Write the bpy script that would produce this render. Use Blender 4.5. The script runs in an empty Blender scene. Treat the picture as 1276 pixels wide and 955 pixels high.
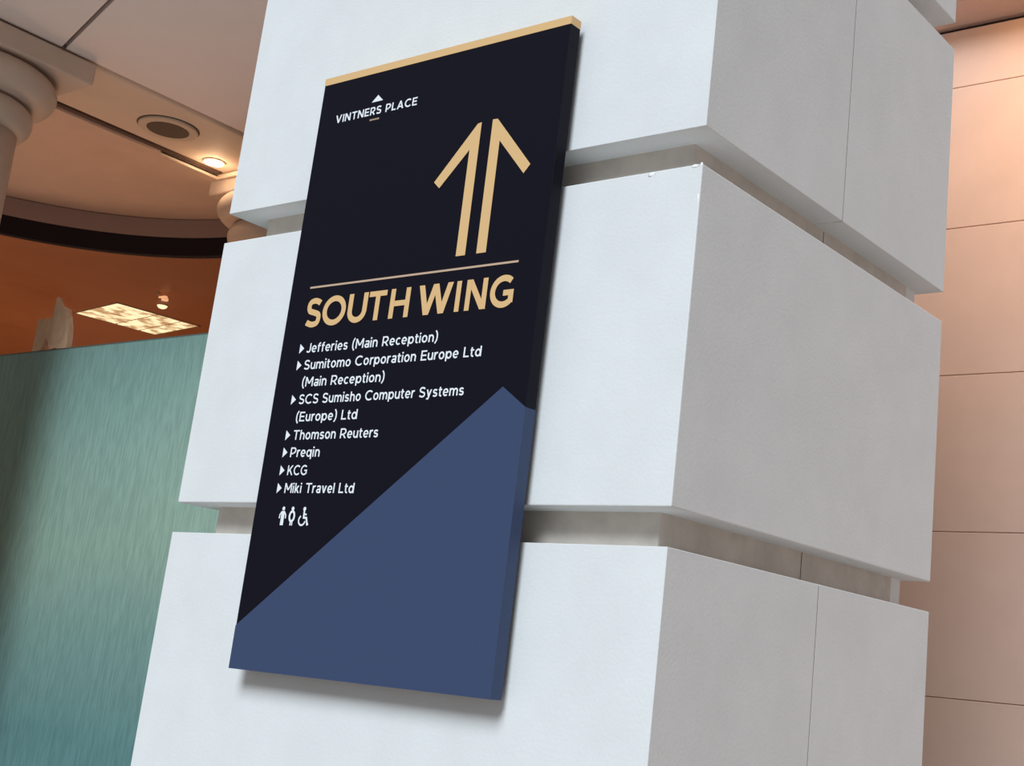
import bpy, bmesh, math, random
from mathutils import Matrix, Vector
random.seed(7)
SC = bpy.context.scene
COL = SC.collection
PI = math.pi

# ------------------------------------------------------------------ camera
cam_d = bpy.data.cameras.new('camera'); cam = bpy.data.objects.new('camera', cam_d); COL.objects.link(cam)
RT = ((0.804530, 0.585247, 0.101082), (-0.063233, 0.253636, -0.965231), (-0.590537, 0.770165, 0.241064))
CP = (2.360834, -1.691461, 1.6)
r_, d_, f_ = (Vector(v) for v in RT)
cam.matrix_world = Matrix(((r_.x, -d_.x, -f_.x, CP[0]), (r_.y, -d_.y, -f_.y, CP[1]), (r_.z, -d_.z, -f_.z, CP[2]), (0, 0, 0, 1)))
cam_d.sensor_fit = 'HORIZONTAL'; cam_d.sensor_width = 36
cam_d.lens = 1708.05 / 1276 * 36
cam_d.shift_x = -129.35 / 1276; cam_d.shift_y = -50.32 / 1276
cam_d.clip_start = 0.05; cam_d.clip_end = 200
SC.camera = cam

# ------------------------------------------------------------------ light and exposure
SC.view_settings.view_transform = 'Standard'; SC.view_settings.look = 'None'
SC.view_settings.gamma = 1; SC.view_settings.exposure = 0.0
SC.view_settings.use_curve_mapping = False
w = bpy.data.worlds.new('world'); SC.world = w; w.use_nodes = True
w.node_tree.nodes['Background'].inputs[0].default_value = (0.92, 0.95, 1.0, 1)
w.node_tree.nodes['Background'].inputs[1].default_value = 0.25

def lamp(name, kind, loc, energy, color, target=None, **kw):
    l = bpy.data.lights.new(name, kind); l.energy = energy; l.color = color
    for k, v in kw.items(): setattr(l, k, v)
    o = bpy.data.objects.new(name, l); COL.objects.link(o); o.location = loc
    if target is not None:
        o.rotation_euler = (Vector(target) - Vector(loc)).to_track_quat('-Z', 'Y').to_euler()
    return o
# soft daylight falling through the glass roof of the atrium, from the front
lamp('atrium_daylight', 'SUN', (2.2, -6, 7.0), 3.38, (0.82, 0.92, 1.0), (0.55, 0, 1.5), angle=math.radians(27))
# warm wall washer above the stone wall on the right
lamp('wall_washer', 'SPOT', (1.25, 2.3, 4.62), 82, (1.0, 0.53, 0.14), (0.72, 3.24, 3.75), spot_size=math.radians(75), spot_blend=1.0, shadow_soft_size=0.1)
# added warm fill, unseen behind the teal screen, washing the ceiling bay
lamp('bay_fill', 'AREA', (-3.9, 1.95, 2.45), 5.6, (1.0, 0.53, 0.28), (-3.7, 1.7, 4.0), size=0.5)
# added pale fill spot, out of view, brightening the plaster ceiling
lamp('ceiling_fill', 'SPOT', (-1.6, 0.6, 0.3), 74, (1.0, 0.84, 0.78), (-1.9, 1.45, 4.0), spot_size=math.radians(56), spot_blend=1.0, shadow_soft_size=0.25)
# added warm fill in the room beyond the glass, unseen below the screen top
lamp('room_fill', 'AREA', (-7.0, 3.6, 0.9), 46, (1.0, 0.60, 0.36), (-7.0, 3.6, 3.7), size=3.5)

# ------------------------------------------------------------------ materials
def mat(name, color, rough=0.6, var=0.0, scale=20, color2=None, bump=0.0, metal=0.0, coat=0.0, spec=0.5, bscale=None, stretch=(1, 1, 1), emit=None, estr=0.0):
    m = bpy.data.materials.new(name); m.use_nodes = True
    nt = m.node_tree; b = nt.nodes['Principled BSDF']
    b.inputs['Roughness'].default_value = rough; b.inputs['Metallic'].default_value = metal
    b.inputs['Specular IOR Level'].default_value = spec; b.inputs['Coat Weight'].default_value = coat
    b.inputs['Base Color'].default_value = (*color, 1)
    if emit: b.inputs['Emission Color'].default_value = (*emit, 1); b.inputs['Emission Strength'].default_value = estr
    tc = nt.nodes.new('ShaderNodeTexCoord'); mp = nt.nodes.new('ShaderNodeMapping')
    mp.inputs['Scale'].default_value = stretch
    nt.links.new(tc.outputs['Object'], mp.inputs[0])
    if var or color2:
        n = nt.nodes.new('ShaderNodeTexNoise'); n.inputs['Scale'].default_value = scale; n.inputs['Detail'].default_value = 6; n.inputs['Roughness'].default_value = 0.6
        nt.links.new(mp.outputs[0], n.inputs['Vector'])
        cr = nt.nodes.new('ShaderNodeValToRGB'); cr.color_ramp.elements[0].position = 0.3; cr.color_ramp.elements[1].position = 0.7
        c2 = color2 or tuple(min(1, c * (1 + var)) for c in color)
        c1 = color if color2 else tuple(c * (1 - var) for c in color)
        cr.color_ramp.elements[0].color = (*c1, 1); cr.color_ramp.elements[1].color = (*c2, 1)
        nt.links.new(n.outputs['Fac'], cr.inputs[0]); nt.links.new(cr.outputs[0], b.inputs['Base Color'])
    if bump:
        n2 = nt.nodes.new('ShaderNodeTexNoise'); n2.inputs['Scale'].default_value = bscale or scale * 4; n2.inputs['Detail'].default_value = 4
        nt.links.new(mp.outputs[0], n2.inputs['Vector'])
        bp = nt.nodes.new('ShaderNodeBump'); bp.inputs['Strength'].default_value = bump; bp.inputs['Distance'].default_value = 0.01
        nt.links.new(n2.outputs['Fac'], bp.inputs['Height']); nt.links.new(bp.outputs[0], b.inputs['Normal'])
    return m
M = {}
M['stone'] = mat('pale_limestone', (0.765, 0.775, 0.77), 0.65, var=0.035, scale=7, bump=0.06, bscale=160, spec=0.35)
M['recess'] = mat('joint_stone', (0.63, 0.565, 0.50), 0.8, var=0.12, scale=14, bump=0.12, bscale=90)
M['filler'] = mat('joint_mortar', (0.36, 0.34, 0.32), 0.9)
M['chip'] = mat('chipped_white_stone', (0.92, 0.92, 0.90), 0.8, var=0.03)
M['warm_stone'] = mat('warm_wall_stone', (0.77, 0.535, 0.435), 0.6, var=0.035, scale=5, spec=0.3)
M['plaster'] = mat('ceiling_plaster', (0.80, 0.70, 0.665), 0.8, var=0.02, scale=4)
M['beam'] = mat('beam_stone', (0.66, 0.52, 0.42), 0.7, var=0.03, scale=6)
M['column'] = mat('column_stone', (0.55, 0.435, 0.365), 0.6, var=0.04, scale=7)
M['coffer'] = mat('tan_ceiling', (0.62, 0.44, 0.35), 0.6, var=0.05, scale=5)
M['gap'] = mat('dark_gap', (0.03, 0.02, 0.02), 0.9)
M['slot'] = mat('brown_slot', (0.10, 0.06, 0.045), 0.9)
M['lip'] = mat('lit_edge_lip', (0.72, 0.56, 0.44), 0.6)
M['cove'] = mat('mauve_band', (0.28, 0.19, 0.17), 0.6)
M['header'] = mat('black_header', (0.008, 0.005, 0.008), 0.5, spec=0.2)
M['brown'] = mat('brown_ceiling', (0.42, 0.15, 0.055), 0.5, color2=(0.50, 0.19, 0.075), scale=1.2, stretch=(1, 1, 1), spec=0.2)
M['floor'] = mat('pale_floor_stone', (0.39, 0.325, 0.28), 0.5, var=0.05, scale=3)
M['panel'] = mat('midnight_panel', (0.0068, 0.0062, 0.0125), 0.5, spec=0.10)
M['navy'] = mat('navy_vinyl', (0.046, 0.068, 0.140), 0.5, spec=0.2)
M['gold'] = mat('gold_paint', (0.76, 0.485, 0.225), 0.5, spec=0.3)
M['white'] = mat('white_vinyl', (0.86, 0.88, 0.92), 0.5, spec=0.3)
M['rule'] = mat('rule_vinyl', (0.58, 0.40, 0.28), 0.5)
M['bracket'] = mat('bracket_metal', (0.03, 0.03, 0.035), 0.5, metal=0.5)
M['ring'] = mat('grille_ring', (0.58, 0.46, 0.36), 0.5)
M['grille'] = mat('grille_cloth', (0.10, 0.07, 0.05), 0.8, var=0.2, scale=300)
M['rim_shade'] = mat('grille_rim_shade', (0.06, 0.05, 0.035), 0.8)
M['lens'] = mat('downlight_lens', (1, 0.9, 0.75), 0.4, emit=(1.0, 0.86, 0.64), estr=9)
M['spotlens'] = mat('spot_lens', (1, 0.6, 0.35), 0.4, emit=(1.0, 0.55, 0.28), estr=0.8)
M['domelens'] = mat('dome_lens', (1, 0.9, 0.7), 0.4, emit=(1.0, 0.80, 0.50), estr=1.3)
M['trimmetal'] = mat('warm_metal', (0.55, 0.36, 0.22), 0.4, metal=0.3)
M['shape'] = mat('pale_shape_beige', (0.62, 0.42, 0.27), 0.9, var=0.12, scale=22, bump=0.3, bscale=30)
M['rail'] = mat('screen_rail', (0.10, 0.14, 0.13), 0.4)

def louvre_mat():
    m = bpy.data.materials.new('lit_louvre'); m.use_nodes = True; nt = m.node_tree; b = nt.nodes['Principled BSDF']
    tc = nt.nodes.new('ShaderNodeTexCoord'); n = nt.nodes.new('ShaderNodeTexNoise'); n.inputs['Scale'].default_value = 9; n.inputs['Detail'].default_value = 3
    cr = nt.nodes.new('ShaderNodeValToRGB'); e = cr.color_ramp.elements
    e[0].position = 0.40; e[0].color = (0.36, 0.20, 0.08, 1); e[1].position = 0.55; e[1].color = (1.0, 0.86, 0.52, 1)
    nt.links.new(tc.outputs['Object'], n.inputs['Vector']); nt.links.new(n.outputs['Fac'], cr.inputs[0])
    nt.links.new(cr.outputs[0], b.inputs['Emission Color']); b.inputs['Emission Strength'].default_value = 1.25
    b.inputs['Base Color'].default_value = (0.5, 0.4, 0.3, 1)
    return m
M['louvre'] = louvre_mat()

def teal_mat():
    m = bpy.data.materials.new('teal_textured_glass'); m.use_nodes = True; nt = m.node_tree; b = nt.nodes['Principled BSDF']
    tc = nt.nodes.new('ShaderNodeTexCoord')
    def noise(scale, det, stretch):
        mp = nt.nodes.new('ShaderNodeMapping'); mp.inputs['Scale'].default_value = stretch
        n = nt.nodes.new('ShaderNodeTexNoise'); n.inputs['Scale'].default_value = scale; n.inputs['Detail'].default_value = det
        nt.links.new(tc.outputs['Object'], mp.inputs[0]); nt.links.new(mp.outputs[0], n.inputs['Vector']); return n
    big = noise(1.1, 2, (0.5, 1, 0.8)); fine = noise(130, 2, (1, 1, 0.09))
    # the glass colour is banded by height: teal at the top, sage in the middle, deeper teal near the floor, with wavy edges
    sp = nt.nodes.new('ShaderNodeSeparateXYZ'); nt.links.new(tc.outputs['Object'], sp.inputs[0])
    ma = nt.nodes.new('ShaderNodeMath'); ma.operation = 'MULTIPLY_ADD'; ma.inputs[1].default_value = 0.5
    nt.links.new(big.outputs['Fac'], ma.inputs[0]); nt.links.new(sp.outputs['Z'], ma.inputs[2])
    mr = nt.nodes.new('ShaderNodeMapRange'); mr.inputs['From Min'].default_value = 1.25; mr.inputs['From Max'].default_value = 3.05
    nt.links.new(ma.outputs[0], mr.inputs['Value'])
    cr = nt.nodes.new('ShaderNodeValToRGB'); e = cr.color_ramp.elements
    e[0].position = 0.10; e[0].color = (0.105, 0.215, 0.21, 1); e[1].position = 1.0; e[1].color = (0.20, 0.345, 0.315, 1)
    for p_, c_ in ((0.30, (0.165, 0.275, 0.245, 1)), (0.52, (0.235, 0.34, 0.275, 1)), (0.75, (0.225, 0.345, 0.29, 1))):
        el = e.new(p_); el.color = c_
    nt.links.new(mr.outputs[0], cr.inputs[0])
    cr2 = nt.nodes.new('ShaderNodeValToRGB'); e = cr2.color_ramp.elements
    e[0].position = 0.35; e[0].color = (0.90, 0.90, 0.90, 1); e[1].position = 0.66; e[1].color = (1.13, 1.13, 1.13, 1)
    nt.links.new(fine.outputs['Fac'], cr2.inputs[0])
    mx = nt.nodes.new('ShaderNodeMix'); mx.data_type = 'RGBA'; mx.blend_type = 'MULTIPLY'; mx.inputs[0].default_value = 1
    nt.links.new(cr.outputs[0], mx.inputs[6]); nt.links.new(cr2.outputs[0], mx.inputs[7]); nt.links.new(mx.outputs[2], b.inputs['Base Color'])
    b.inputs['Roughness'].default_value = 0.55; b.inputs['Specular IOR Level'].default_value = 0.2
    b.inputs['Coat Weight'].default_value = 0.35; b.inputs['Coat Roughness'].default_value = 0.08
    return m
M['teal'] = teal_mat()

def clear_mat():
    m = bpy.data.materials.new('clear_glass'); m.use_nodes = True; nt = m.node_tree
    for n in list(nt.nodes): nt.nodes.remove(n)
    o = nt.nodes.new('ShaderNodeOutputMaterial'); t = nt.nodes.new('ShaderNodeBsdfTransparent'); g = nt.nodes.new('ShaderNodeBsdfGlossy')
    g.inputs['Roughness'].default_value = 0.02; t.inputs[0].default_value = (0.94, 0.93, 0.92, 1)
    mx = nt.nodes.new('ShaderNodeMixShader'); mx.inputs[0].default_value = 0.03
    nt.links.new(t.outputs[0], mx.inputs[1]); nt.links.new(g.outputs[0], mx.inputs[2]); nt.links.new(mx.outputs[0], o.inputs[0])
    return m
M['clear'] = clear_mat()

# ------------------------------------------------------------------ helpers
def link(name, bm, m, parent=None, smooth=False, bevel=0.0, segs=2):
    me = bpy.data.meshes.new(name)
    bmesh.ops.recalc_face_normals(bm, faces=bm.faces[:])
    if smooth:
        for f in bm.faces: f.smooth = True
    bm.to_mesh(me); bm.free()
    me.materials.append(m)
    o = bpy.data.objects.new(name, me); COL.objects.link(o)
    if parent is not None: o.parent = parent; o.matrix_parent_inverse = Matrix.Translation(-Vector(parent.location))
    if bevel:
        b = o.modifiers.new('bevel', 'BEVEL'); b.width = bevel; b.segments = segs; b.limit_method = 'ANGLE'
    return o
def box(bm, x0, x1, y0, y1, z0, z1):
    v = [bm.verts.new((x, y, z)) for x in (x0, x1) for y in (y0, y1) for z in (z0, z1)]
    for q in ((0, 1, 3, 2), (4, 6, 7, 5), (0, 4, 5, 1), (2, 3, 7, 6), (0, 2, 6, 4), (1, 5, 7, 3)): bm.faces.new([v[i] for i in q])
def boxbm(*a):
    bm = bmesh.new(); box(bm, *a); return bm
def prism_y(bm, pts, y0, y1):
    a = [bm.verts.new((x, y0, z)) for x, z in pts]; b = [bm.verts.new((x, y1, z)) for x, z in pts]
    bm.faces.new(a); bm.faces.new(b[::-1])
    for i in range(len(pts)):
        j = (i + 1) % len(pts); bm.faces.new((a[i], b[i], b[j], a[j]))
def prism_z(bm, pts, z0, z1):
    a = [bm.verts.new((x, y, z0)) for x, y in pts]; b = [bm.verts.new((x, y, z1)) for x, y in pts]
    bm.faces.new(a); bm.faces.new(b[::-1])
    for i in range(len(pts)):
        j = (i + 1) % len(pts); bm.faces.new((a[i], b[i], b[j], a[j]))
def lathe(bm, prof, cx, cy, n=64, caps=True):
    rings = [[bm.verts.new((cx + r * math.cos(2 * PI * k / n), cy + r * math.sin(2 * PI * k / n), z)) for k in range(n)] for r, z in prof]
    for a, b in zip(rings, rings[1:]):
        for k in range(n): bm.faces.new((a[k], a[(k + 1) % n], b[(k + 1) % n], b[k]))
    if caps: bm.faces.new(rings[0][::-1]); bm.faces.new(rings[-1])
def thing(name, label, cat, loc=(0, 0, 0), group=None):
    o = bpy.data.objects.new(name, None); COL.objects.link(o); o.location = loc
    o['label'] = label; o['category'] = cat
    if group: o['group'] = group
    return o
def tag(o, label, cat, group=None):
    o['label'] = label; o['category'] = cat
    if group: o['group'] = group
    return o
def struct(o, label=None, cat=None):
    o['kind'] = 'structure'
    if label: o['label'] = label
    if cat: o['category'] = cat
    return o
def arcpts(cx, cy, r, a0, a1, n):
    return [(cx + r * math.cos(math.radians(a0 + (a1 - a0) * k / n)), cy + r * math.sin(math.radians(a0 + (a1 - a0) * k / n))) for k in range(n + 1)]
def arcwall(bm, cx, cy, r0, r1, z0, z1, a0, a1, n):
    prism_z(bm, arcpts(cx, cy, r0, a0, a1, n) + arcpts(cx, cy, r1, a0, a1, n)[::-1], z0, z1)
def arcslab(bm, cx, cy, r0, r1, z0, z1, a0, a1, n):
    P, Q = arcpts(cx, cy, r0, a0, a1, n), arcpts(cx, cy, r1, a0, a1, n)
    L = [[bm.verts.new((*p, z)) for p in s] for s in (P, Q) for z in (z0, z1)]   # P0 P1 Q0 Q1
    for k in range(n):
        for a, b in ((0, 2), (2, 3), (3, 1), (1, 0)): bm.faces.new((L[a][k], L[a][k + 1], L[b][k + 1], L[b][k]))
    for k in (0, n): bm.faces.new((L[0][k], L[2][k], L[3][k], L[1][k]))

# ------------------------------------------------------------------ the setting
struct(link('floor', boxbm(-20, 14, -16, 14, -0.2, 0), M['floor']), 'pale stone atrium floor', 'floor')

# warm stone wall on the right, laid in even courses, with its cornice
wy = 3.24
zs = [0.0, 0.45, 1.063, 1.675, 2.289, 2.902, 3.512, 4.13, 4.392]
bm = bmesh.new()
for a, b in zip(zs, zs[1:]): box(bm, -0.9, 6.0, wy, wy + 0.3, a + 0.0011, b - 0.0011)
box(bm, -0.895, 5.995, wy + 0.012, wy + 0.29, 0.001, 4.39)
wall = struct(link('wall_right', bm, M['warm_stone'], bevel=0.002, segs=1), 'warm peach stone wall in wide courses behind the pillar', 'wall')
bm = bmesh.new()
prof = [(wy + .3, 4.41), (wy - .01, 4.41), (wy - .05, 4.42), (wy - .14, 4.44), (wy - .20, 4.47), (wy - .235, 4.51), (wy - .25, 4.56), (wy - .25, 4.60), (wy - .31, 4.60), (wy - .31, 5.0), (wy + .3, 5.0)]
a = [bm.verts.new((-0.9, y, z)) for y, z in prof]; b = [bm.verts.new((6.0, y, z)) for y, z in prof]
bm.faces.new(a); bm.faces.new(b[::-1])
for i in range(len(prof)):
    j = (i + 1) % len(prof); bm.faces.new((a[i], b[i], b[j], a[j]))
struct(link('trim_1', bm, M['warm_stone']), 'moulded stone cornice along the top of the peach wall', 'cornice')
struct(link('trim_2', boxbm(-0.88, 5.98, wy + 0.02, wy + 0.28, 4.388, 4.412), M['gap']), 'dark shadow gap under the stone cornice', 'gap')

# pale plaster ceiling with open joints, the stone beam soffit, the tan bay ceiling
bm = bmesh.new()
A_, B_ = (-2.884, 1.118), (-2.329, 0.959)
dx, dy = (B_[0] - A_[0]), (B_[1] - A_[1]); k = dy / dx
xl, xr = -2.955, -0.03
yl, yr = A_[1] + k * (xl - A_[0]), A_[1] + k * (xr - A_[0])
g = 0.010
prism_z(bm, [(xl, yl + g), (xr, yr + g), (xr, 3.24), (xl, 3.24)], 4.005, 4.12)
xm = xl + (yl - g - 0.40) / -k
prism_z(bm, [(xl, 0.35), (min(xm, xr), 0.35), (min(xm, xr), yl - g + k * (min(xm, xr) - xl)), (xl, yl - g)], 4.005, 4.12)
box(bm, xl, xr, 0.35, 3.24, 4.06, 4.15)
struct(link('ceiling', bm, M['plaster']), 'pale pinkish ceiling slabs with a dark open joint', 'ceiling')
struct(link('trim_4', boxbm(xl + .01, xr - .01, 0.36, 3.0, 4.05, 4.0605), M['gap']), 'dark joint between the ceiling slabs', 'joint')
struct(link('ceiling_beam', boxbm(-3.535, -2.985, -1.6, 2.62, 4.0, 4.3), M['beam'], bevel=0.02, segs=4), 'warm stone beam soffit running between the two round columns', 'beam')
bm = bmesh.new()
box(bm, -2.99, -2.95, 0.35, 3.24, 4.03, 4.2)
struct(link('trim_5', bm, M['plaster']), 'narrow reveal beside the beam', 'reveal')
bm = bmesh.new()
cx, cy, cr = -3.785, 1.4735, 1.466
prism_z(bm, [(-3.56, -1.6), (-3.56, 2.45), (-2.2, 2.45), (-2.2, 3.6), (-5.6, 3.6), (-5.6, -1.6)], 3.975, 4.1)
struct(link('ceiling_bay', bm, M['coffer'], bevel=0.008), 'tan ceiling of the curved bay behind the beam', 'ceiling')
struct(link('trim_6', boxbm(-3.561, -3.53, -1.6, 2.43, 3.992, 4.08), M['slot']), 'dark slot between beam and bay ceiling', 'gap')
bm = bmesh.new(); arcwall(bm, cx, cy, cr, cr + 0.12, 3.86, 3.97, 35, 220, 72)
struct(link('trim_3', bm, M['cove'], smooth=False), 'mauve curved band above the black header', 'trim')

bm = bmesh.new()
prism_z(bm, [(-3.5601, 2.08), (-3.56, 2.08), (-3.56, 2.437), (-3.0, 2.437), (-3.0, 2.452), (-3.570, 2.452)], 3.969, 3.991)  # paler colour and short run stand for the downlight catching this edge
struct(link('trim_7', bm, M['lip']), 'slim lip on the bay ceiling edge, coloured paler where the downlight catches it', 'trim')

# rooms beyond the curved glazing
bm = bmesh.new(); arcslab(bm, cx, cy, cr + 0.055, 12, 3.752, 3.85, 25, 225, 72)
struct(link('ceiling_interior', bm, M['brown']), 'glossy brown ceiling of the room beyond the glass', 'ceiling')
bm = bmesh.new(); arcslab(bm, cx, cy, 11.8, 12.1, 0, 3.85, 25, 225, 72)
struct(link('wall_left', bm, M['brown']), 'brown far wall of the room beyond the glass', 'wall')

# ------------------------------------------------------------------ stone pillar
W, D = 1.2, 0.95
pil = thing('stone_pillar', 'massive square pale stone pillar of stacked blocks with deep recessed joints', 'pillar', (0.6, 0.475, 0))
rs = 0.058
link('pillar_core', boxbm(rs, W - rs, rs, D - rs, 0, 5.6), M['recess'], pil, bevel=0.003)
link('backing_slab', boxbm(rs + .02, W - rs - .001, D - rs - .01, D - .016, 0, 5.58), M['stone'], pil)
courses = [(0.0, 0.0, False), ]
courses = [(0.02, 0.585, False), (0.645, 1.195, True), (1.255, 1.806, True), (1.866, 2.417, False), (2.482, 3.051, True), (3.116, 3.68, False), (3.745, 4.30, True), (4.36, 5.6, False)]
for z0_, z1_, split in courses:
    if split:
        yj = 0.478
        link('stone_block', boxbm(0, W, 0, yj - 0.0010, z0_, z1_), M['stone'], pil, bevel=0.0008, segs=1)
        link('stone_block', boxbm(0, W, yj + 0.0010, D, z0_, z1_), M['stone'], pil, bevel=0.0008, segs=1)
    else:
        link('stone_block', boxbm(0, W, 0, D, z0_, z1_), M['stone'], pil, bevel=0.002, segs=2)
for z0_, z1_, split in courses:
    if split: link('joint_filler', boxbm(W - .02, W - .0002, 0.478 - .0016, 0.478 + .0016, z0_ + .0002, z1_ - .002), M['filler'], pil)
def chip(x, y, z, s, seed):
    rn = random.Random(seed); bm = bmesh.new(); bmesh.ops.create_icosphere(bm, subdivisions=2, radius=1)
    for v in bm.verts:
        f = rn.uniform(0.75, 1.2); v.co = Vector((x + v.co.x * s[0] * f, y + v.co.y * s[1] * f, z + v.co.z * s[2] * f))
    o = link('chip', bm, M['chip'], pil, smooth=True); o['label'] = 'bright white chipped spot'
chip(1.101, 0.0, 2.412, (0.007, 0.0004, 0.004), 1); chip(1.197, 0.001, 2.357, (0.0025, 0.0015, 0.010), 2)
chip(1.187, 0.0, 2.4145, (0.008, 0.0004, 0.003), 3); chip(1.197, 0.002, 2.414, (0.0025, 0.0015, 0.006), 4)
for zj in (1.806, 2.417):
    link('joint_line', boxbm(W - rs - .001, W - rs + .0006, 0.513, 0.5142, zj, zj + 0.062), M['gap'], pil)

# ------------------------------------------------------------------ directory sign
X0, Z0, T, G = 0.2952, 1.559, 0.0415, 0.015
SW, SH = 0.6306, 1.1589
sign = thing('directory_sign', 'tall dark directory sign with gold double arrow and navy slope on the stone pillar', 'sign', (X0 + SW / 2, -T / 2 - G / 2, Z0))
link('panel', boxbm(X0, X0 + SW, -T, -G, Z0, Z0 + SH), M['panel'], sign, bevel=0.0008, segs=1)
e = 0.0004
link('gold_strip', boxbm(X0 - e, X0 + SW + e, -T - e, -G - .0005, Z0 + 1.144, Z0 + SH + e), M['gold'], sign)
bm = bmesh.new()
prism_y(bm, [(X0 + x / 1000, Z0 + z / 1000) for x, z in ((-0.4, -0.4), (631, -0.4), (631, 460.5), (577, 497), (-0.4, 75.8))], -T - e, -G - .0005)
link('navy_panel', bm, M['navy'], sign)
for z in (0.42, 0.80):
    link('mounting_rail', boxbm(X0 + .1, X0 + SW - .1, -G - .001, 0.0, Z0 + z - .02, Z0 + z + .02), M['bracket'], sign)

YF = -T - 0.0007
def flat(name, polys, m, y=YF, parent=None):
    bm = bmesh.new()
    for i, p in enumerate(polys):
        yi = y - getattr(p, 'k', 0) * 0.00004
        try: bm.faces.new([bm.verts.new((X0 + x / 1000, yi, Z0 + z / 1000)) for x, z in p])
        except ValueError: pass
    me_faces = bm.faces[:]
    for f in me_faces:
        f.normal_update()
        if f.normal.y > 0: f.normal_flip()
    me = bpy.data.meshes.new(name); bm.to_mesh(me); bm.free(); me.materials.append(m)
    o = bpy.data.objects.new(name, me); COL.objects.link(o); p = parent or sign
    o.parent = p
    if p is sign: o.matrix_parent_inverse = Matrix.Translation(-Vector(sign.location))
    return o

class Poly(list): k = 0
NK = [0]
def mk(polys):
    NK[0] += 1; out = []
    for p in polys:
        q = Poly(p); q.k = NK[0] % 9; out.append(q)
    return out
def remap(p, f):
    q = Poly([f(x, y) for x, y in p]); q.k = getattr(p, 'k', 0); return q
# --- lettering: a geometric sans drawn as strokes, cap height = 1
XH = 0.735
def stroke(pts, w, closed=False):
    """thick polyline with mitred joints -> quads"""
    n = len(pts); P = [Vector(p) for p in pts]; L = []; R = []
    for i in range(n):
        if closed: a, b = P[i - 1], P[(i + 1) % n]; d0 = (P[i] - a).normalized(); d1 = (b - P[i]).normalized()
        else:
            d0 = (P[i] - P[i - 1]).normalized() if i else (P[1] - P[0]).normalized()
            d1 = (P[i + 1] - P[i]).normalized() if i < n - 1 else d0
        n0 = Vector((-d0.y, d0.x)); n1 = Vector((-d1.y, d1.x)); mtr = (n0 + n1)
        mtr = mtr / max(mtr.length_squared, .3) * 2 * (w / 2)
        L.append(P[i] + mtr); R.append(P[i] - mtr)
    q = []
    for i in range(n if closed else n - 1):
        j = (i + 1) % n; q.append([tuple(L[i]), tuple(L[j]), tuple(R[j]), tuple(R[i])])
    return mk(q)
def spline(P, m=8):
    out = []; Q = [P[0]] + list(P) + [P[-1]]
    for i in range(1, len(Q) - 2):
        p0, p1, p2, p3 = (Vector(Q[i + k]) for k in (-1, 0, 1, 2))
        for s in range(m):
            t = s / m
            out.append(tuple(0.5 * ((2 * p1) + (p2 - p0) * t + (2 * p0 - 5 * p1 + 4 * p2 - p3) * t * t + (3 * p1 - p0 - 3 * p2 + p3) * t ** 3)))
    out.append(tuple(P[-1])); return out
def ell(cx, cy, rx, ry, a0, a1, n=28):
    return [(cx + rx * math.cos(math.radians(a0 + (a1 - a0) * k / n)), cy + ry * math.sin(math.radians(a0 + (a1 - a0) * k / n))) for k in range(n + 1)]
def ring(cx, cy, rx, ry, w): return stroke(ell(cx, cy, rx, ry, 0, 360, 40)[:-1], w, True)
def slant(x0, y0, x1, y1, wx): return mk([[(x0 - wx / 2, y0), (x0 + wx / 2, y0), (x1 + wx / 2, y1), (x1 - wx / 2, y1)]])
def rect(x0, y0, x1, y1): return mk([[(x0, y0), (x1, y0), (x1, y1), (x0, y1)]])
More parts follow.
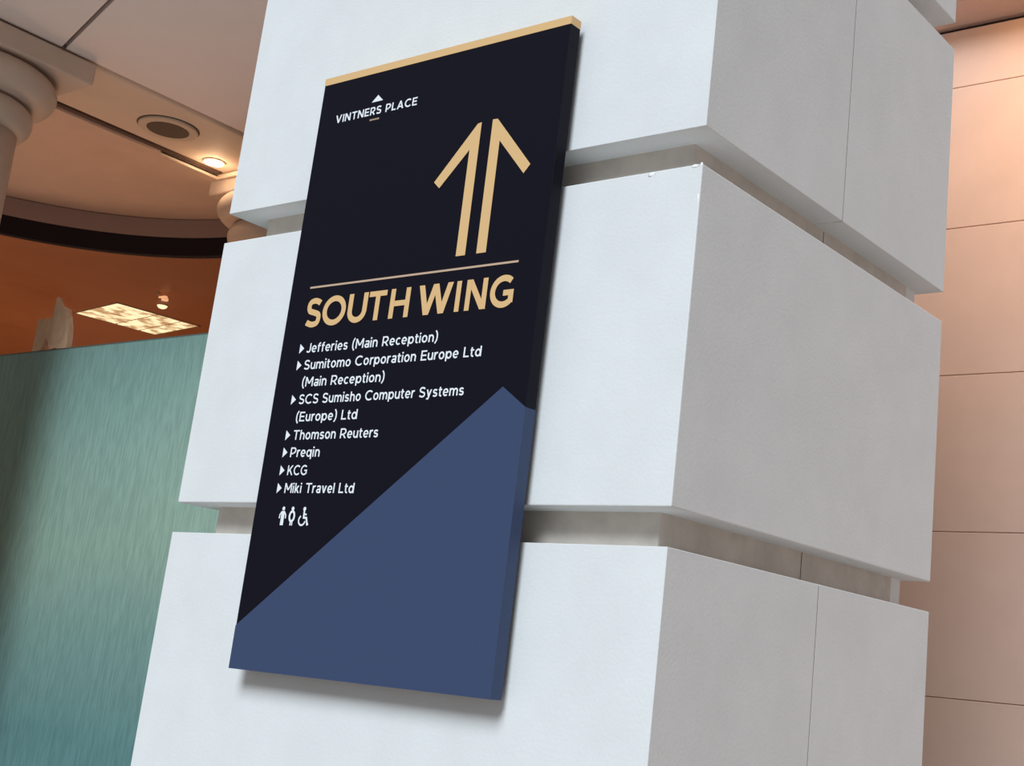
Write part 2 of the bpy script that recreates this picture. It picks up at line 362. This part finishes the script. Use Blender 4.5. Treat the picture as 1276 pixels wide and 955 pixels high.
def glyph(c, w):
    h = w / 2; t = w * 0.92; th = t / 2; X = XH
    V = lambda x, y0=0, y1=1: rect(x - h, y0, x + h, y1)
    Hb = lambda y, x0, x1: rect(x0, y - th, x1, y + th)
    if c == ' ': return .32, []
    if c == 'I': return w, V(h)
    if c == 'T': return .80, V(.40) + Hb(1 - th, 0, .80)
    if c == 'L': return .62, V(h) + Hb(th, 0, .62)
    if c == 'E': return .68, V(h) + Hb(th, 0, .68) + Hb(1 - th, 0, .67) + Hb(.51, 0, .62)
    if c == 'H': return .87, V(h) + V(.87 - h) + Hb(.5, h, .87 - h)
    if c == 'N': return .88, V(h) + V(.88 - h) + slant(h * 1.15, 1, .88 - h * 1.15, 0, w * 1.25)
    if c == 'M': return 1.0, V(h) + V(1.0 - h) + slant(h * 1.1, 1, .5, .28, w * 1.15) + slant(1 - h * 1.1, 1, .5, .28, w * 1.15)
    if c == 'V': return .95, slant(h * 1.1, 1, .475, 0, w * 1.1) + slant(.95 - h * 1.1, 1, .475, 0, w * 1.1)
    if c == 'A': return .96, slant(h * 1.1, 0, .48, 1, w * 1.1) + slant(.96 - h * 1.1, 0, .48, 1, w * 1.1) + Hb(.28, .18, .78)
    if c == 'W': return 1.42, slant(h * 1.1, 1, .40, 0, w * 1.12) + slant(.40, 0, .71, 1, w * 1.12) + slant(.71, 1, 1.02, 0, w * 1.12) + slant(1.42 - h * 1.1, 1, 1.02, 0, w * 1.12)
    if c == 'K': return .84, V(h) + slant(h, .30, .84 - w * .75, 1, w * 1.4) + slant(.34, .56, .84 - w * .6, 0, w * 1.25)
    if c == 'O': return 1.08, ring(.54, .5, .54 - h, .515 - th, w)
    if c == 'C': return .95, stroke(ell(.54, .5, .54 - h, .515 - th, 46, 314), w)
    if c == 'G': return 1.0, stroke(ell(.54, .5, .54 - h, .515 - th, 48, 322), w) + rect(.96 - w, .12, .96, .54) + Hb(.54 - th, .54, .96)
    if c == 'U': return .86, V(h, .36) + V(.86 - h, .36) + stroke(ell(.43, .40, .43 - h, .41 - th, 180, 360), w)
    if c == 'J': return .58, V(.58 - h, .3) + stroke(ell(.29 - h * .1, .30, .29 - h * .9, .31 - th, 205, 360), w)
    if c == 'P': return .74, V(h) + Hb(1 - th, h, .42) + Hb(.36, h, .42) + stroke(ell(.42, .68, .32 - h, .32 - th, -90, 90), w)
    if c == 'R': return .78, V(h) + Hb(1 - th, h, .43) + Hb(.38, h, .43) + stroke(ell(.43, .69, .32 - h, .31 - th, -90, 90), w) + slant(.40, .38, .78 - h * 1.2, 0, w * 1.2)
    if c in 'Ss':
        k = 1 if c == 'S' else X; a = .75 if c == 'S' else .56
        pts = [(a * .93 - h * .5, k * .82), (a * .74, k - th - .035 * k), (a * .50, k - th + .012), (a * .24, k - th - .035 * k), (h * 1.15, k * .73), (a * .24, k * .57), (a * .52, k * .50), (a * .80, k * .42), (a - h * 1.1, k * .27), (a * .77, th + .03 * k), (a * .48, th - .012), (a * .22, th + .04 * k), (h * .75, k * .175)]
        return a, stroke(spline(pts, 6), w)
    if c == '(' : return .34, stroke(spline([(.30, 1.10), (.13, .80), (.09, .45), (.13, .12), (.30, -.18)], 6), w * .95)
    if c == ')' : return .34, stroke(spline([(.04, 1.10), (.21, .80), (.25, .45), (.21, .12), (.04, -.18)], 6), w * .95)
    o_rx, o_ry, o_c = .33 - h, X / 2 + .01 - th, X / 2
    if c == 'o': return .66, ring(.33, o_c, o_rx, o_ry, w)
    if c == 'c': return .58, stroke(ell(.33, o_c, o_rx, o_ry, 48, 312), w)
    if c == 'e': return .64, stroke(ell(.325, o_c, .325 - h, o_ry, 0, 315), w) + rect(h, o_c - th * .9, .65 - h * .6, o_c + th * .7)
    if c == 'd': return .70, ring(.33, o_c, o_rx, o_ry, w) + V(.70 - h)
    if c == 'p': return .70, ring(.37, o_c, o_rx, o_ry, w) + V(h, -.24, X)
    if c == 'q': return .70, ring(.33, o_c, o_rx, o_ry, w) + V(.70 - h, -.24, X)
    if c == 'a': return .59, V(.59 - h, 0, .47) + stroke(spline([(h + .02, X * .84), (.27, X - th + .01), (.50, X * .86), (.59 - h, .45)], 6), w) + ring(.29, X * .29, .29 - h, X * .31 - th, w)
    if c == 'n': return .62, V(h, 0, X) + V(.62 - h, 0, .40) + stroke(ell(.31, .40, .31 - h, X + .01 - .40 - th, 0, 165), w)
    if c == 'h': return .62, V(h) + V(.62 - h, 0, .40) + stroke(ell(.31, .40, .31 - h, X + .01 - .40 - th, 0, 165), w)
    if c == 'u': return .62, V(.62 - h, 0, X) + V(h, .33, X) + stroke(ell(.31, .33, .31 - h, .34 - th, 180, 345), w)
    if c == 'm': return 1.0, V(h, 0, X) + V(.5, 0, .42) + V(1 - h, 0, .42) + stroke(ell(.25 + h / 2, .42, .25 - h / 2, X + .01 - .42 - th, 0, 165), w) + stroke(ell(.75 - h / 2, .42, .25 - h / 2, X + .01 - .42 - th, 0, 180), w)
    if c == 'r': return .40, V(h, 0, X) + stroke(spline([(h, .38), (.16, .60), (.27, X - th * .9), (.40, X - th * .8)], 5), w)
    if c == 'i': return w * 1.1, V(h, 0, X) + rect(-.01, .86, w + .01, 1.02)
    if c == 'l': return w, V(h)
    if c == 't': return .40, V(.16, .2, .92) + Hb(X - th, 0, .39) + stroke(ell(.33, .19, .17, .20 - th, 180, 285), w)
    if c == 'f': return .40, V(.16, 0, .78) + Hb(X - th, 0, .38) + stroke(ell(.33, .78, .17, .22 - th, 180, 75), w)
    if c == 'k': return .60, V(h) + slant(h, .20, .60 - w * .75, X, w * 1.4) + slant(.24, .38, .60 - w * .6, 0, w * 1.25)
    if c == 'v': return .64, slant(h * 1.1, X, .32, 0, w * 1.1) + slant(.64 - h * 1.1, X, .32, 0, w * 1.1)
    if c == 'y': return .64, slant(h * 1.1, X, .35, 0, w * 1.1) + slant(.64 - h * 1.1, X, .24, -.24, w * 1.1) + Hb(-.24 + th, .06, .26)
    return .5, []
def text_polys(s, x0, x1, zb, cap, w, track=.13):
    x = 0; P = []
    for c in s:
        a, polys = glyph(c, w); P += [remap(p, lambda px, py, x=x: (px + x, py)) for p in polys]; x += a + track
    x -= track; sx = (x1 - x0) / x
    return [remap(p, lambda px, py: (x0 + px * sx, zb + py * cap)) for p in P]

# gold arrows, rule and heading
flat('arrow', [[(428.8, 738.5), (450.9, 738.5), (448.7, 989.5), (439.5, 988), (427.3, 939.8)], [(439.5, 988.0), (349.5, 888.2), (364.4, 874.9), (427.3, 939.8)]], M['gold'])
flat('arrow', [[(477.3, 738.6), (499.5, 738.6), (497.8, 946.3), (486.8, 989.6), (475.0, 990.3)], [(497.8, 946.3), (563.5, 875.0), (576.8, 890.1), (486.8, 989.6)]], M['gold'])
flat('rule', [[(55.5, 712.6), (577.5, 712.6), (577.5, 716.4), (55.5, 716.4)]], M['rule'])
hp = []
for c, a, b in (('S', 56, 98.5), ('O', 102, 165), ('U', 171, 221.5), ('T', 225, 270.5), ('H', 281, 330), ('W', 351, 433.5), ('I', 442.3, 453.2), ('N', 466, 514.5), ('G', 522, 577)):
    hp += text_polys(c, a, b, 635.6, 55.8, 0.2)
flat('heading', hp, M['gold'])

# white tenant list
tri = lambda zb: [[(53.8, zb - .5), (53.8, zb + 18.5), (66.3, zb + 9)]]
lines = [('Jefferies (Main Reception)', 73.8, 413, 584.9, True), ('Sumitomo Corporation Europe Ltd', 74.5, 519.5, 552.2, True), ('(Main Reception)', 76, 294.6, 519.1, False),
         ('SCS Sumisho Computer Systems', 75.4, 491, 486.0, True), ('(Europe) Ltd', 74.8, 239, 452.7, False), ('Thomson Reuters', 75.4, 299.3, 418.3, True),
         ('Preqin', 75.2, 155, 385.8, True), ('KCG', 75, 129, 352.2, True), ('Miki Travel Ltd', 75, 259, 319.2, True)]
for s, a, b, zb, bul in lines:
    ln = flat('directory_line', text_polys(s, a, b, zb, 18.2, 0.158), M['white'])
    if bul: flat('bullet', tri(zb), M['white'], parent=ln)

# emblem: little roof over the building name
em = flat('emblem', text_polys('VINTNERS PLACE', 50.8, 274, 1054.3, 16.6, 0.185, track=.17), M['white'])
flat('emblem_roof', [[(148, 1081.5), (179, 1081.5), (163.5, 1095)]], M['white'], parent=em)
flat('emblem_text_small', [[(150 + i * 3.3, 1042.5), (152.2 + i * 3.3, 1042.5), (152.2 + i * 3.3, 1046), (150 + i * 3.3, 1046)] for i in range(8)], M['rule'], parent=em)

# washroom pictograms
def disc(cx, cz, r, n=20): return mk([[(cx + r * math.cos(2 * PI * k / n), cz + r * math.sin(2 * PI * k / n)) for k in range(n)]])
flat('man_pictogram', disc(81.5, 290.5, 3.7) + rect(77.3, 260, 85.7, 286) + stroke([(78, 284.5), (73.6, 279), (73.2, 272.5)], 3.0) + stroke([(85, 284.5), (89.4, 279), (89.8, 272.5)], 3.0), M['white'])
flat('woman_pictogram', disc(107, 290.5, 3.7) + ring(107, 276.5, 6.4, 9.0, 4.4) + rect(103.2, 260, 106.3, 269) + rect(107.7, 260, 110.8, 269), M['white'])
flat('wheelchair_pictogram', disc(138.5, 290.3, 3.7) + stroke([(138.5, 287), (139, 274.5), (146.5, 274), (150.5, 262.5), (153.5, 263)], 4.0) + stroke([(139, 281), (146, 280)], 2.8) + stroke(ell(135.5, 269.5, 8.6, 8.6, 118, 352), 3.2), M['white'])

# ------------------------------------------------------------------ round columns under the beam
def column(x, y, label, ab=.36):
    t = thing('round_column', label, 'column', (x, y, 0), 'round stone columns under the beam')
    link('abacus', boxbm(x - ab, x + ab, y - ab, y + ab, 3.895, 3.995), M['column'], t, bevel=0.01, segs=3)
    bm = bmesh.new()
    pr = [(.27, 3.75)] + [(.285 + .075 * math.cos(math.radians(a)), 3.825 + .07 * math.sin(math.radians(a))) for a in range(-90, 91, 10)] + [(.27, 3.896)]
    lathe(bm, pr, x, y); link('torus_moulding', bm, M['column'], t, smooth=True)
    bm = bmesh.new()
    pr = [(.236, 3.62)] + [(.240 + .045 * math.cos(math.radians(a)), 3.685 + .06 * math.sin(math.radians(a))) for a in range(-90, 91, 10)] + [(.24, 3.751)]
    lathe(bm, pr, x, y); link('neck_ring', bm, M['column'], t, smooth=True)
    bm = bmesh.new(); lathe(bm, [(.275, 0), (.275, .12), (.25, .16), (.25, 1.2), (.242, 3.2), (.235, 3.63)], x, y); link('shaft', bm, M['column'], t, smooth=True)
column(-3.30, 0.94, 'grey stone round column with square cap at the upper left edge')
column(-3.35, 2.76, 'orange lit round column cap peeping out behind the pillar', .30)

# ------------------------------------------------------------------ glazing
sc_ = thing('frosted_glass_screen', 'tall teal streaked glass screen behind the left of the pillar', 'glass screen', (-2.4, 1.6, 0))
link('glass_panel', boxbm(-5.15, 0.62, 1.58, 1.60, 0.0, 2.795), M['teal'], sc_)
link('top_edge', boxbm(-5.15, 0.62, 1.579, 1.601, 2.795, 2.80), M['rail'], sc_)
gz = thing('curved_glazing', 'curved clear glazing under a black curved header behind the teal screen', 'glazing', (cx, cy, 0))
bm = bmesh.new(); arcslab(bm, cx, cy, cr, cr + 0.05, 3.75, 3.858, 90, 200, 72); link('header', bm, M['header'], gz)
bm = bmesh.new(); arcslab(bm, cx, cy, cr + 0.015, cr + 0.025, 0, 3.75, 90, 174, 72); link('glass_pane', bm, M['clear'], gz)

# ------------------------------------------------------------------ lamps and fittings
t = thing('ceiling_speaker', 'round dark ceiling speaker grille set in the stone beam', 'speaker', (-3.266, 1.908, 4.0))
def disc_bm(x, y, prof):
    bm = bmesh.new(); lathe(bm, prof, x, y); return bm
sx, sy = -3.262, 1.905
link('rim_shade', disc_bm(sx, sy, [(.148, 3.997), (.148, 4.003)]), M['rim_shade'], t)  # dark colour stands for the unlit outer side of the ring
link('ring', disc_bm(sx, sy, [(.1005, 3.996), (.1005, 3.985), (.138, 3.985), (.142, 3.990), (.142, 3.9975)]), M['ring'], t)
link('grille', disc_bm(sx, sy, [(.100, 3.983), (.100, 3.997)]), M['grille'], t)

t = thing('downlight', 'small glowing round downlight in the stone beam beside the pillar', 'downlight', (-3.43, 2.30, 4.0))
link('trim_ring', disc_bm(-3.43, 2.31, [(.055, 3.994), (.06, 3.997), (.06, 4.004)]), M['ring'], t)
link('lens', disc_bm(-3.43, 2.31, [(.047, 3.990), (.047, 3.998)]), M['lens'], t)
lamp('downlight_lamp', 'POINT', (-3.43, 2.31, 3.945), 1.1, (1.0, 0.68, 0.40), shadow_soft_size=0.03).parent = None

t = thing('recessed_luminaire', 'square recessed ceiling light panel glowing cream above the teal screen', 'ceiling light', (-6.06, 3.74, 3.752))
t.rotation_euler = (0, 0, math.radians(-7))
def lbox(x0, x1, y0, y1, z0, z1): return boxbm(x0 - 6.06, x1 - 6.06, y0 + 3.74, y1 + 3.74, z0 + 3.752, z1 + 3.752)
def local(name, bm, m):
    o = link(name, bm, m); o.parent = t; return o
hw = .318
bm = bmesh.new()
for a in ((-hw, hw, -hw + 0, -hw + .012), (-hw, hw, hw - .012, hw), (-hw, -hw + .012, -hw, hw), (hw - .012, hw, -hw, hw)): box(bm, *a, -.006, .002)
local('frame', bm, M['trimmetal'])
for i in range(2):
    for (a, b) in ((-hw + .014, -.01), (.008, .175), (.193, hw - .014)):
        xa = -hw + .014 + i * (hw - .012); local('diffuser', boxbm(xa, xa + hw - .030, a, b, -.004, .001), M['louvre'])

t = thing('ceiling_spotlight', 'tiny orange spotlight on the brown ceiling above the cream light panel', 'spotlight', (-5.21, 3.35, 3.752))
sx, sy = -5.21, 3.35
link('base', disc_bm(sx - .02, sy - .03, [(.012, 3.735), (.014, 3.752)]), M['trimmetal'], t)
bm = boxbm(sx - .04, sx + .01, sy - .010, sy + .0, 3.722, 3.732); link('arm', bm, M['spotlens'], t)
link('head', disc_bm(sx + .005, sy + .01, [(.022, 3.705), (.023, 3.714), (.012, 3.735)]), M['spotlens'], t)
t = thing('dome_light', 'small cream glowing dome light on the brown ceiling beside the light panel', 'ceiling light', (-5.49, 3.54, 3.752))
pr = [(.034 * math.cos(math.radians(a)), 3.747 - .024 * math.sin(math.radians(a))) for a in range(80, -1, -10)]
link('dome', disc_bm(-5.49, 3.54, pr), M['domelens'], t, smooth=True)
link('rim', disc_bm(-5.49, 3.54, [(.036, 3.745), (.038, 3.753)]), M['trimmetal'], t)

# unidentified pale shape, modelled crumpled, on the top edge of the teal screen
bm = bmesh.new()
out = [(-3.482, 2.800), (-3.478, 2.86), (-3.474, 2.915), (-3.470, 2.948), (-3.42, 2.951), (-3.362, 2.948), (-3.352, 2.985), (-3.340, 3.045), (-3.322, 3.008), (-3.285, 2.992), (-3.262, 2.962), (-3.236, 2.955), (-3.215, 2.90), (-3.208, 2.85), (-3.205, 2.800), (-3.27, 2.800), (-3.30, 2.806), (-3.342, 2.800), (-3.362, 2.835), (-3.388, 2.86), (-3.405, 2.832), (-3.42, 2.800)]
prism_y(bm, out, 1.577, 1.603)
bmesh.ops.triangulate(bm, faces=[f for f in bm.faces if len(f.verts) > 4])
bmesh.ops.subdivide_edges(bm, edges=bm.edges[:], cuts=2)
for v in bm.verts: v.co.y += 0.008 * math.sin(v.co.x * 55) * (v.co.z - 2.8) / .15
o = tag(link('pale_shape', bm, M['shape']), 'unidentified pale beige crumpled shape on top edge of the teal screen', 'cloth')
